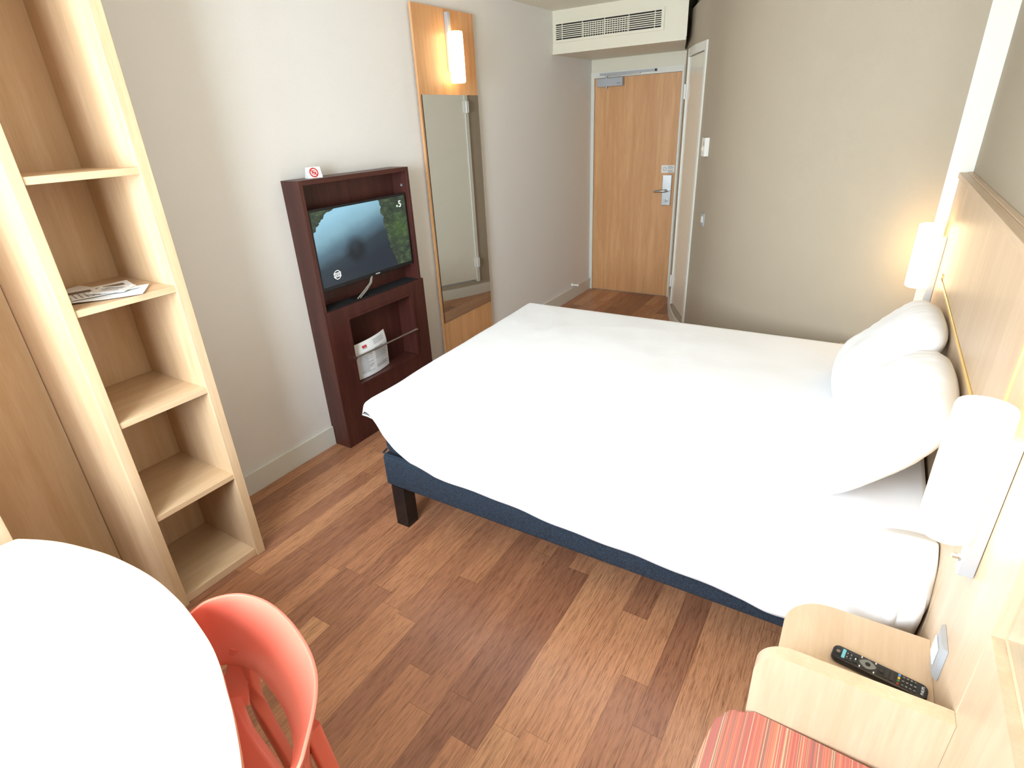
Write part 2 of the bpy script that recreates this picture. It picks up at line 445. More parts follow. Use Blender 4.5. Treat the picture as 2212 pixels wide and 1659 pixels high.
# bulkhead over the entrance
YA, ZA = 4.680, 2.1995
bm = bmesh.new(); prism(bm, [(0, YA), (1.110, YA), (1.02, 4.98), (.945, 5.22), (.880, YE), (0, YE)], 'z', ZA, H); struct('trim_3', bm, M['cream'])
sbox('trim_4', (0.001, YA-.012, ZA), (1.110, YA, ZA+.022), M['cream'])
v = thing('air_vent', 'cream slatted air conditioning grille in the bulkhead above the entrance door', 'vent', (.476, YA, 2.35))
bm = bmesh.new(); frame_prism(bm, 'y', (.017, 2.280), (.937, 2.428), (.034, 2.300), (.915, 2.410), YA-.010, YA-.0005); obj('frame', bm, M['cream'], v)
box('backing', (.034, YA-.002, 2.300), (.915, YA-.0006, 2.410), M['black_matt'], v, label='black sheet imitating the shade behind the slats')  # flat black sheet paints in the shade of the vent opening
bm = bmesh.new()
for k in range(7):
    z = 2.3+.11*(k+1)/8; add_box(bm, (.034, YA-.009, z-.0032), (.915, YA-.003, z+.0032))
for x in (.09, .27, .46, .66, .865): add_box(bm, (x-.0025, YA-.0095, 2.30), (x+.0025, YA-.003, 2.41))
for k in range(19): x = .28+k*.0205; add_box(bm, (x-.0018, YA-.008, 2.30), (x+.0018, YA-.003, 2.40))
obj('grille', bm, M['cream'], v)

# entry door
d = thing('door_1', None, None, (.45, YE, 0)); d['kind'] = 'structure'
box('door_leaf', (.0366, YE-.004, .006), (.868, YE+.035, 2.04), M['beechZ'], d, bev=.002)
bm = bmesh.new()
prism(bm, [(.001, 0), (.034, 0), (.034, 2.043), (.8705, 2.043), (.8705, 0), (.888, 0), (.888, 2.092), (.001, 2.092)], 'y', YE-.012, YE+.05)
obj('door_frame', bm, M['white_trim'], d)
for z in (1.893, 1.70, 1.036, .145):
    bm = bmesh.new(); tube(bm, [(.034, YE-.02, z-.045), (.034, YE-.02, z+.045)], .008, 12); obj('hinge', bm, M['white_trim'], d)
dc = box('door_closer', (.080, YE-.055, 1.966), (.331, YE-.005, 2.036), M['silver_paint'], d, bev=.003)
bm = bmesh.new(); tube(bm, [(.165, YE-.032, 1.950), (.165, YE-.032, 2.058)], .010, 14)
add_box(bm, (.155, YE-.04, 2.052), (.49, YE-.024, 2.062)); obj('arm', bm, M['steel'], dc, local=False)
bm = bmesh.new(); add_box(bm, (.095, YE-.035, 2.062), (.64, YE-.013, 2.078), .002); obj('slide_rail', bm, M['silver_paint'], dc)
box('rail_end', (.628, YE-.037, 2.060), (.642, YE-.013, 2.080), M['black'], dc)
text('lettering', 'dorma', .014, M['dark_ink'], dc, (.295, YE-.0555, 1.99), (1, 0, 0), (0, 0, 1))
lp = box('lock_plate', (.755, YE-.016, .905), (.842, YE-.0045, 1.184), M['steel'], d, bev=.003)
bm = bmesh.new(); tube(bm, [(.806, YE-.014, 1.044), (.806, YE-.055, 1.044), (.79, YE-.062, 1.044), (.74, YE-.062, 1.040), (.686, YE-.052, 1.036)], [.012, .012, .013, .012, .009], 14); obj('lever_handle', bm, M['steel'], lp, smooth='auto')
bm = bmesh.new(); tube(bm, [(.80, YE-.014, .952), (.80, YE-.030, .952)], .014, 18); add_box(bm, (.796, YE-.042, .938), (.804, YE-.028, .966), .001); obj('thumb_turn', bm, M['steel'], lp)
sg = box('door_sign', (.734, YE-.0065, 1.202), (.859, YE-.0045, 1.270), M['white_plastic'], d)
bm = bmesh.new(); frame_prism(bm, 'y', (.752, 1.222), (.782, 1.250), (.755, 1.225), (.779, 1.247), YE-.0072, YE-.0064)
obj('printed_symbol', bm, M['ink'], sg); bm = bmesh.new()
for k in range(9):
    if k == 4: continue
    z = 1.261-k*.0068; add_box(bm, (.797, YE-.0072, z-.0012), (.797+.045+.01*((k*7) % 3)/2, YE-.0064, z+.0012))
obj('printed_text', bm, M['ink'], sg)

# baseboards on the left wall, either side of the TV unit and the mirror panel
sbox('baseboard_left', (.0005, .94, 0), (.015, 1.762, .12), M['white_trim'], bev=.002)
bm = bmesh.new(); add_box(bm, (.0005, 2.563, 0), (.015, YE-.013, .12), .002)
struct('baseboard_left.001', bm, M['white_trim'])
s = thing('door_stop', 'small white rubber door stop on top of the baseboard near the entrance', 'door stop', (.02, 5.0, .12))
bm = bmesh.new(); tube(bm, [(.004, 5.02, .150), (.020, 5.02, .150), (.070, 5.02, .152)], [.018, .010, .009], 14); obj('stem', bm, M['white_plastic'], s)
bm = bmesh.new(); tube(bm, [(.070, 5.02, .152), (.085, 5.02, .152)], [.014, .014], 14); obj('buffer', bm, M['white_plastic'], s)

# thermostat + switch on the curved wall
def on_wall(x, y):
    i = near(x, y); q = PL[i]; t = (PL[i+1]-PL[i-1]).normalized(); n = Vector((t.y, -t.x, 0))
    if n.y > 0: n = -n
    return q, t, n
def wall_block(bm, q, t, n, w, z0, z1, d0, d1):
    prism(bm, [((q+t*e+n*f).x, (q+t*e+n*f).y) for e, f in ((-w/2, d0), (w/2, d0), (w/2, d1), (-w/2, d1))], 'z', z0, z1)
import json as _j
def place_on_ray(px, py):
    """where the camera sight line meets the curved wall in plan"""
    best = None
    r = RAY(px, py)
    for i in range(len(PL)-1):
        a, b = PL[i], PL[i+1]
        det = r.x*(-(b.y-a.y))+(b.x-a.x)*r.y
        if abs(det) < 1e-9: continue
        s_ = ((a.x-CAM.x)*(-(b.y-a.y))+(b.x-a.x)*(a.y-CAM.y))/det
        u_ = (r.x*(a.y-CAM.y)-r.y*(a.x-CAM.x))/det
        if 0 <= u_ <= 1 and s_ > 0: best = (a+(b-a)*u_, CAM.z+s_*r.z)
    return best
CAM = Vector((2.511474, -.131615, 1.714895)); F = 1210.9027; ROT = (1.132262, .046814, .548707)
ROT = (1.132262, .046814, .548707)
from mathutils import Euler
def RAY(px, py): return Euler(ROT, 'XYZ').to_matrix() @ Vector((px-1106, 829.5-py, -F))
def wall_item(px, py0, py1):
    q, z1 = place_on_ray(px, py0); _, z0 = place_on_ray(px, py1)
    _, t, n = on_wall(q.x, q.y); return q, t, n, z0, z1
q, t, n, z0, z1 = wall_item(1530, 297, 338)
th = thing('thermostat', 'small white room thermostat box on the grey wall above the light switch', 'thermostat', (q.x, q.y, z0))
bm = bmesh.new(); wall_block(bm, q, t, n, .085, z0, z1, .0, .030); obj('housing', bm, M['white_plastic'], th)
bm = bmesh.new(); c = q+n*.030+Vector((0, 0, z0+.045))+t*.010; tube(bm, [c, c+n*.007], .016, 20); obj('dial', bm, M['cream'], th)
bm = bmesh.new(); c = q+n*.030
for k in range(3): wall_block(bm, q-t*.018+Vector((0, 0, 0)), t, n, .030, z1-.03-k*.008, z1-.027-k*.008, .030, .0306)
obj('marking', bm, M['ink'], th)
q, t, n, z0, z1 = wall_item(1520, 461, 488)
sw = thing('light_switch', 'silver framed light switch with a white rocker on the grey curved wall', 'switch', (q.x, q.y, z0))
bm = bmesh.new(); wall_block(bm, q, t, n, .080, z0-.002, z0+.083, 0, .008); obj('frame', bm, M['silver_paint'], sw)
bm = bmesh.new(); wall_block(bm, q, t, n, .042, z0+.02, z0+.062, .008, .012); obj('rocker', bm, M['white_plastic'], sw)

# ------------------------------------------------------------------ shelf unit and wardrobe bay
XS = .4455; YS0, YS1 = .5796, .9013; TT = 2.35
b = thing('shelving_unit', 'tall narrow open bookcase of pale maple with five shelves against the left wall', 'bookcase', (.22, .74, 0))
box('back_panel', (.003, .545, .0), (.050, .938, TT), M['caramelZ'], b)
box('side_panel', (.0505, .901, 0), (XS, .9391, TT), M['caramelZ'], b, bev=.0015)
box('side_panel', (.0505, .5435, 0), (XS, .5796, TT), M['caramelZ'], b, bev=.0015)
for z in (.0344, .4337, .8352, 1.2392, 1.6359):
    box('shelf', (.0505, YS0+.0003, z-(.022 if z > .1 else .034)), (XS-(.004 if z > .1 else .012), YS1-.0003, z), M['caramelY'], b, bev=.001)
box('top_panel', (.0505, .5435, TT), (XS, .938, TT+.02), M['caramelY'], b)
wd = thing('wardrobe', 'open hanging bay of pale maple beside the bookcase at the left edge', 'wardrobe', (.22, .37, 0))
box('back_panel', (.003, .165, 0), (.030, .543, TT), M['caramelZ'], wd)
box('side_panel', (.0305, .165, 0), (XS, .200, TT), M['caramelZ'], wd, bev=.0015)
box('floor_panel', (.0305, .2003, 0), (XS-.012, .543, .034), M['caramelY'], wd)
box('top_panel', (.0305, .165, TT-.3), (XS, .543, TT-.28), M['caramelY'], wd)
bm = bmesh.new(); tube(bm, [(.24, .2005, 1.9), (.24, .5425, 1.9)], .012, 16); obj('hanging_rail', bm, M['chrome'], wd)

# papers on the second shelf
def sheet(name, c, w, h, rz, z, mat, label, cat, lines=None, photos=None, curl=.004):
    o = thing(name, label, cat, (c[0], c[1], z), rz=rz)
    bm = bmesh.new(); N = 8
    g = [[bm.verts.new(((i/N-.5)*w, (j/N-.5)*h, .0006+curl*((i/N-.5)**2+(j/N-.5)**2)*2)) for j in range(N+1)] for i in range(N+1)]
    for i in range(N):
        for j in range(N): bm.faces.new((g[i][j], g[i+1][j], g[i+1][j+1], g[i][j+1]))
    r = bmesh.ops.extrude_face_region(bm, geom=bm.faces[:])
    bmesh.ops.translate(bm, verts=[v for v in r['geom'] if isinstance(v, bmesh.types.BMVert)], vec=(0, 0, .0005))
    obj('page', bm, mat, o, local=True)
    def zt(x, y): return .0013+curl*((x/w)**2+(y/h)**2)*2
    if photos:
        for (x0, y0, x1, y1) in photos:
            bm = bmesh.new()
            vs = [bm.verts.new((x, y, zt(x, y)+.0004)) for x, y in ((x0, y0), ((x0+x1)/2, y0), (x1, y0), (x1, y1), ((x0+x1)/2, y1), (x0, y1))]
            bm.faces.new((vs[0], vs[1], vs[4], vs[5])); bm.faces.new((vs[1], vs[2], vs[3], vs[4]))
            obj('printed_photo', bm, M['photo_ink'], o, local=True)
    if lines:
        bm = bmesh.new()
        for (x0, x1, y) in lines:
            z = max(zt(x0, y), zt(x1, y))+.0002
            bm.faces.new([bm.verts.new(p) for p in ((x0, y-.0012, z), (x1, y-.0012, z), (x1, y+.0012, z), (x0, y+.0012, z))])
        obj('printed_text', bm, M['ink'], o, local=True)
    return o
Z2 = 1.2392
# x runs from wall to room, y along the wall
sheet('paper_sheet', (.20, .685), .21, .15, radians(6), Z2+.0002, M['paper'], 'pale paper sheet lying at the left end of the shelf below the leaflet', 'paper', [(-.08, .02, -.05), (-.08, .04, -.03)])
sheet('paper_sheet', (.345, .735), .15, .21, radians(-35), Z2+.0026, M['paper'], 'blank white paper sheet sticking out toward the shelf front beneath the leaflet', 'paper')
sheet('leaflet', (.265, .725), .17, .23, radians(-12), Z2+.0052, M['paper'], 'white printed leaflet with two brown photo blocks on the bookcase shelf', 'leaflet',
      [(-.01, .07, -.10+.016*k) for k in range(11)], [(-.055, -.10, -.02, -.008), (-.055, .008, -.02, .095)])
o = thing('sign_holder', 'small clear acrylic notice card with black print lying on the leaflet', 'notice', (.31, .755, Z2+.0095), rz=radians(-50))
box('card', (-.045, -.06, 0), (.045, .06, .003), M['paper'], o, local=True, bev=.001)
bm = bmesh.new()
for k, (l, w_) in enumerate(((.06, .004), (.08, .002), (.07, .002), (.05, .002), (.06, .002))): add_box(bm, (-.025+k*.010, -l/2, .003), (-.025+k*.010+w_, l/2, .0035))
obj('printed_text', bm, M['dark_ink'], o, local=True)
for (x, y) in ((-.035, .05), (-.035, -.05), (.035, .05), (.035, -.05)):
    bm = bmesh.new(); tube(bm, [(x, y, .003), (x, y, .006)], .004, 10); obj('corner_stud', bm, M['white_plastic'], o, local=True)

# ------------------------------------------------------------------ TV unit
XC, C0, C1, HC, ZM = .1308, 1.7634, 2.562, 1.5015, .832
tv = thing('tv_cabinet', 'tall dark mahogany wall cabinet with television recess and magazine niche', 'cabinet', (.06, 2.16, 0))
box('side_panel', (.001, C0, ZM), (XC, C0+.022, HC-.0005), M['wengeZ'], tv, bev=.001)
box('side_panel', (.001, C1-.022, ZM), (XC, C1, HC-.0005), M['wengeZ'], tv, bev=.001)
box('top_panel', (.001, C0+.022, HC-.024), (XC, C1-.022, HC), M['wengeY'], tv, bev=.001)
box('back_panel', (.001, C0+.022, ZM), (.018, C1-.022, HC-.024), M['wengeZ'], tv)
box('television_shelf', (.018, C0+.022, ZM-.001), (XC-.006, C1-.022, ZM+.003), M['black_matt'], tv, label='matt black shelf surface')
bm = bmesh.new()
NO0, NO1, NI0, NI1 = (1.900, .340), (2.458, .768), (1.918, .356), (2.440, .755)
frame_prism(bm, 'x', (C0, 0), (C1+.015, ZM), NI0, NI1, .001, XC+.004)
obj('lower_body', bm, M['wengeZ'], tv)
bm = bmesh.new(); frame_prism(bm, 'x', NO0, NO1, NI0, NI1, XC+.0042, XC+.010); obj('niche_frame', bm, M['wengeZ'], tv)
box('niche_back', (.001, NI0[0], NI0[1]), (.020, NI1[0], NI1[1]), M['wengeZ'], tv)
bm = bmesh.new(); tube(bm, [(XC+.016, 1.912, .527), (XC+.016, 2.446, .527)], .006, 14); obj('chrome_rail', bm, M['steel'], tv)
for y in (1.909, 2.449):
    bm = bmesh.new(); tube(bm, [(XC+.006, y, .527), (XC+.022, y, .527)], .009, 12); obj('rail_bracket', bm, M['chrome'], tv)
for z in (1.40, .93):
    bm = bmesh.new(); tube(bm, [(.085, C1-.0225, z), (.085, C1-.025, z)], .008, 14); obj('screw_cap', bm, M['ink'], tv)

t = thing('television', 'flat black television showing a lake landscape inside the dark cabinet', 'television', (.08, 2.17, .83))
T0, T1, TZ0, TZ1, TX = 1.797, 2.532, .934, 1.358, .112
box('housing', (TX-.045, T0+.03, TZ0+.03), (TX-.015, T1-.03, TZ1-.03), M['black'], t, bev=.008)
box('bezel', (TX-.020, T0, TZ0), (TX-.001, T1, TZ1), M['black'], t, bev=.003)
bm = bmesh.new(); add_box(bm, (TX-.0015, T0+.013, TZ0+.022), (TX, T1-.013, TZ1-.013)); scr = obj('screen', bm, M['tv'], t)
SY0, SZ0, SW_, SH_ = T0+.013, TZ0+.022, T1-T0-.026, TZ1-TZ0-.035
text('channel_number', '5', .052, M['tv_white'], scr, (TX+.0006, SY0+.935*SW_, SZ0+.885*SH_), (0, 1, 0), (0, 0, 1))
bm = bmesh.new(); tube(bm, [(TX+.0002, SY0+.900*SW_, SZ0+.865*SH_), (TX+.001, SY0+.900*SW_, SZ0+.865*SH_)], .0055, 12); obj('green_dot', bm, M['green_led'], scr)
bm = bmesh.new(); cy_, cz_ = SY0+.150*SW_, SZ0+.130*SH_
ring = [[bm.verts.new((TX+.0006, cy_+r*cos(2*pi*k/32), cz_+r*sin(2*pi*k/32))) for k in range(32)] for r in (.0245, .0215)]
for k in range(32): bm.faces.new((ring[0][k], ring[0][(k+1) % 32], ring[1][(k+1) % 32], ring[1][k]))
for z in (.010, -.010): add_box(bm, (TX+.0002, cy_-.026, cz_+z-.0012), (TX+.0008, cy_+.026, cz_+z+.0012))
for k, y in enumerate((-.022, -.0145, -.007, .0005, .008, .0155, .022)): add_box(bm, (TX+.0002, cy_+y-.0012, cz_-.007), (TX+.0008, cy_+y+.0008, cz_+.007))
obj('round_logo', bm, M['tv_white'], scr)
text('lettering', 'PHILIPS', .011, M['white_print'], t, (TX+.0004, 2.215, TZ0+.010), (0, 1, 0), (0, 0, 1))
bm = bmesh.new()
for dy in (0, .022):
    tube(bm, [(TX-.006, 2.165+dy*.2, TZ0+.004), (TX+.0, 2.140+dy*.5, TZ0-.030), (TX-.002, 2.08+dy, TZ0-.066), (TX-.005, 2.03+dy, ZM+.007)], [.006, .0055, .005, .0045], 10)
obj('stand', bm, M['steel'], t, smooth='auto')
box('stand_base', (.030, 2.02, ZM+.0035), (XC-.010, 2.10, ZM+.0075), M['black'], t, bev=.001)

n = thing('no_smoking_sign', 'small white tent card with a red no smoking symbol on the television cabinet', 'sign', (.08, 1.905, HC))
bm = bmesh.new(); prism(bm, [(.060, HC+.0005), (.1, HC+.0005), (.083, HC+.052), (.0815, HC+.052)], 'y', 1.868, 1.945)
for v_ in bm.verts: pass
bmesh.ops.rotate(bm, verts=bm.verts, cent=(.08, 1.905, HC), matrix=Matrix.Rotation(radians(-14), 3, 'Z')); obj('card', bm, M['paper'], n)
def onsign(bm, f):
    # local sign plane: origin centre of slanted front face
    a = Vector((.0995, 0, HC+.001)); b_ = Vector((.0832, 0, HC+.052)); up = (b_-a).normalized(); nn = Vector((up.z, 0, -up.x))
    c = (a+b_)/2
    for v_ in bm.verts:
        y, z = v_.co.y, v_.co.z
        v_.co = c+Vector((0, 1.905+y, 0))+up*z+nn*(.0004+v_.co.x)
    bmesh.ops.rotate(bm, verts=bm.verts, cent=(.08, 1.905, HC), matrix=Matrix.Rotation(radians(-14), 3, 'Z'))
bm = bmesh.new()
def annulus(bm, r0, r1, seg=32):
    R = [[bm.verts.new((0, r*cos(2*pi*k/seg), r*sin(2*pi*k/seg))) for k in range(seg)] for r in (r0, r1)]
    for k in range(seg): bm.faces.new((R[0][k], R[0][(k+1) % seg], R[1][(k+1) % seg], R[1][k]))
annulus(bm, .0235, .0170); annulus(bm, .0115, .008)
bm.faces.new([bm.verts.new(p) for p in ((0, -.014, .010), (0, -.011, .014), (0, .014, -.010), (0, .011, -.014))])
bm.faces.new([bm.verts.new(p) for p in ((0, -.010, -.003), (0, .010, -.003), (0, .010, .0005), (0, -.010, .0005))])
onsign(bm, 0); obj('red_symbol', bm, M['red_ink'], n)

# letter in the niche
l = thing('information_sheet', 'white printed information sheet with a red logo held behind the cabinet rail', 'paper', (.07, 2.08, .356))
bm = bmesh.new(); N = 14; L0, L1 = 1.950, 2.228
P = []
for i in range(N+1):
    row = []
    for j in range(N+1):
        u, v_ = i/N, j/N
        x = .118-.030*abs(2*u-1)**2*.6-.02*u*(1-v_)-.055*max(0, v_-.72)**1.0
        z = .360+v_*(.215+.020*u)
        row.append((x, L0+(L1-L0)*u-.012*v_, z))
    P.append(row)
g = [[bm.verts.new(P[i][j]) for j in range(N+1)] for i in range(N+1)]
for i in range(N):
    for j in range(N): bm.faces.new((g[i][j], g[i+1][j], g[i+1][j+1], g[i][j+1]))
r = bmesh.ops.extrude_face_region(bm, geom=bm.faces[:]); bmesh.ops.translate(bm, verts=[e for e in r['geom'] if isinstance(e, bmesh.types.BMVert)], vec=(-.0008, 0, 0))
obj('page', bm, M['paper'], l, smooth='auto')
def onpage(u, v_):
    fi, fj = u*N, v_*N; i, j = min(int(fi), N-1), min(int(fj), N-1); a, b_ = fi-i, fj-j
    c = [Vector(P[i+di][j+dj])*(a if di else 1-a)*(b_ if dj else 1-b_) for di in (0, 1) for dj in (0, 1)]
    return c[0]+c[1]+c[2]+c[3]+Vector((.0012, 0, 0))
def pagerect(bm, u0, u1, v0, v1, n_=5):
    for k in range(n_):
        a, b_ = u0+(u1-u0)*k/n_, u0+(u1-u0)*(k+1)/n_
        bm.faces.new([bm.verts.new(onpage(*q)) for q in ((a, v0), (b_, v0), (b_, v1), (a, v1))])
bm = bmesh.new(); random.seed(3)
for c0, c1, v0 in ((.10, .46, .62), (.54, .94, .70)):
    v_ = v0
    while v_ > .10:
        e = c1-random.choice((0, 0, .05, .14))
        if random.random() > .12: pagerect(bm, c0, e, v_, v_+.009)
        v_ -= .027
for k in range(5): pagerect(bm, .56, .92-.04*(k % 2), .80+k*.03, .809+k*.03)
obj('printed_text', bm, M['ink'], l)
bm = bmesh.new(); pagerect(bm, .24, .36, .83, .90); obj('red_logo', bm, M['red_ink'], l)
bm = bmesh.new(); pagerect(bm, .27, .33, .855, .875); pagerect(bm, .24, .36, .805, .818)
for v_ in bm.verts: v_.co.x += .0006
obj('logo_text', bm, M['ink'], l)

# ------------------------------------------------------------------ mirror panel with lamp
mp_ = thing('wall_mirror', 'tall narrow mirror on a beech backboard with a lamp at its top', 'mirror', (.01, 3.17, .125))
box('backboard', (.0155, 2.858, .001), (.032, 3.482, 2.364), M['beechZ'], mp_, bev=.001)
for o_ in list(mp_.children): pass
box('mirror_glass', (.0325, 2.876, .414), (.036, 3.478, 1.888), M['mirror'], mp_)
bm = bmesh.new(); add_box(bm, (.0325, 2.872, .414), (.0362, 2.8758, 1.888)); obj('glass_edge', bm, M['black'], mp_)

def wall_lamp(name, label, base, xdir, x0, yc, z0, z1, sz0, sz1, r, plate_w=.03, depth=.027, knob=True, up=False):
    """x0: mounting plane, xdir: direction into the room"""
    o = thing(name, label, 'lamp', (x0+xdir*.0006, yc, z0), 'matching wall lamps with white cylinder shades')
    pl = box('mounting_bar', (x0+xdir*.0006, yc-plate_w/2, z0), (x0+xdir*depth, yc+plate_w/2, z1), M['silver_paint'], o, bev=.0015)
    cx_ = x0+xdir*(depth+r-.009)
    bm = bmesh.new(); zs = sz1-sz0
    lathe(bm, (cx_, yc), [(r*.86, sz0), (r*.955, sz0+.004), (r*.985, sz0+.014), (r*1.0, sz0+zs*.5), (r*.97, sz1-.008), (r*.93, sz1-.001), (r*.86, sz1)], 48)
    obj('lamp_shade', bm, M['shade'], o, smooth='auto', label='glowing white glass cylinder shade')
    if knob:
        bm = bmesh.new(); zk = z0+.034
        tube(bm, [(x0+xdir*depth, yc, zk), (x0+xdir*(depth+.004), yc, zk)], .008, 16); tube(bm, [(x0+xdir*(depth+.004), yc, zk), (x0+xdir*(depth+.014), yc, zk)], .0055, 16)
        obj('switch_knob', bm, M['chrome'], o)
    return o
wall_lamp('wall_lamp', 'glowing cylinder wall lamp above the tall mirror', None, 1, .0325, 3.181, 2.02, 2.344, 1.952, 2.235, .0475, knob=False)
wall_lamp('wall_lamp', 'large near glowing cylinder reading lamp on the headboard above the bedside table with remote', None, -1, HB-.0045, 1.043, .861, 1.17, .943, 1.222, .0475)
wall_lamp('wall_lamp', 'far glowing cylinder reading lamp on the headboard beside the grey wall', None, -1, HB-.0045, 2.965, .80, 1.17, .943, 1.222, .0475)

# ------------------------------------------------------------------ headboard
hb = thing('headboard', 'pale maple panelled headboard covering the lower right wall behind the bed', 'headboard', (XW-.02, 1.9, 0))
box('core', (HB+.012, .851, .0), (XW-.0005, YG-.004, 1.395), M['mapleZ'], hb)
G = .0015
NZ = .893; NY0 = -.45; NY1 = .847
def panel(y0, y1, z0, z1): box('panel', (HB-.004, y0+G, z0+G), (HB+.0115, y1-G, z1-G), M['mapleZ'], hb, bev=.003, seg=3)
panel(2.765, YG-.004, .0, 1.395); panel(1.247, 2.765, 1.033, 1.395); panel(1.247, 2.765, .0, 1.020); panel(.849, 1.247, .0, 1.395)
box('rail_trim', (HB-.008, 1.247, 1.0205), (HB+.006, 2.762, 1.0325), M['gold'], hb, bev=.003)
box('upright_trim', (HB-.008, 1.2415, 1.034), (HB+.006, 1.2525, 1.392), M['gold'], hb, bev=.003)
bm = bmesh.new(); tube(bm, [(HB-.010, 2.752, 1.045), (HB-.003, 2.752, 1.045)], .012, 14); obj('fixing_clip', bm, M['gold'], hb)
box('top_cap', (HB-.010, YN+.002, 1.3955), (HB+.020, YG-.004, 1.418), M['mapleY'], hb, bev=.0015)
box('top_cap', (HB+.0203, YN+.002, 1.3955), (XW-.0005, YG-.004, 1.421), M['mapleY'], hb, bev=.0015)
# part round the framed glass beside the seat
bm = bmesh.new(); frame_prism(bm, 'x', (YN+.002, .001), (.848, 1.394), (NY0, NZ), (NY1, 1.36), HB-.004, XW-.0005); obj('seat_panel', bm, M['mapleZ'], hb)
bm = bmesh.new(); frame_prism(bm, 'x', (NY0+.001, NZ+.001), (NY1-.001, 1.359), (NY0+.012, NZ+.012), (NY1-.012, 1.348), HB+.014, XW-.0006); obj('glass_frame', bm, M['mapleY'], hb)
box('framed_glass', (XW-.006, NY0+.0125, NZ+.0125), (XW-.002, NY1-.0125, 1.3475), M['dark_glass'], hb, label='dark glass pane in the maple frame')

s = thing('power_socket', 'silver framed white wall socket on the headboard above the bedside table', 'socket', (HB-.004, 1.045, .62))
bm = bmesh.new(); S0, S1, Q0, Q1 = 1.005, 1.087, .595, .682
prism(bm, [(HB-.0045, S0), (HB-.0045, S1), (HB-.012, S1-.006), (HB-.015, S1-.02), (HB-.015, S0+.02), (HB-.012, S0+.006)], 'z', Q0, Q1); obj('frame', bm, M['silver_paint'], s)
box('insert', (HB-.0185, S0+.020, Q0+.020), (HB-.0152, S1-.018, Q1-.020), M['white_plastic'], s, bev=.002)

# ------------------------------------------------------------------ bedside tables
def bedside(label, y0, y1, near):
    o = thing('bedside_table', label, 'bedside table', (2.68, (y0+y1)/2, 0))
    Y0, Y1, ZT = y0, y1, .567
    bm = bmesh.new()
    if near:
        pts = rounded(2.515, Y0+.035, HB-.0045, Y1, .10, 10, (0, 1, 0, 0))
    else:
        pts = rounded(2.500, Y0, HB-.0045, Y1, .06, 10, (0, 0, 1, 0))
    prism(bm, pts, 'z', ZT-.025, ZT); obj('table_top', bm, M['mapleY'], o)
    if near:
        bm = bmesh.new(); pts = [(x, z) for x, z in rounded(2.478, 0, HB-.0045, .685, .065, 12, (0, 1, 0, 0))]
        prism(bm, pts, 'y', Y0, Y0+.034); obj('side_panel', bm, M['mapleZ'], o, smooth=False)
        box('lower_shelf', (2.56, Y0+.035, .25), (HB-.0045, Y1-.02, .27), M['mapleY'], o)
        box('side_panel', (2.60, Y1-.045, 0), (HB-.0045, Y1-.02, ZT-.0255), M['mapleZ'], o)
    else:
        box('side_panel', (2.60, Y1-.03, 0), (HB-.0045, Y1-.01, ZT-.0255), M['mapleZ'], o)
        box('side_panel', (2.60, Y0+.01, 0), (HB-.0045, Y0+.03, ZT-.0255), M['mapleZ'], o)
        box('lower_shelf', (2.60, Y0+.03, .25), (HB-.0045, Y1-.03, .27), M['mapleY'], o)
    return o
bedside('maple bedside table with a raised rounded side panel, holding the remote control', .823, 1.152, True)
bedside('mostly hidden wooden bedside table between the far side of the bed and grey wall', 2.93, 3.138, False)

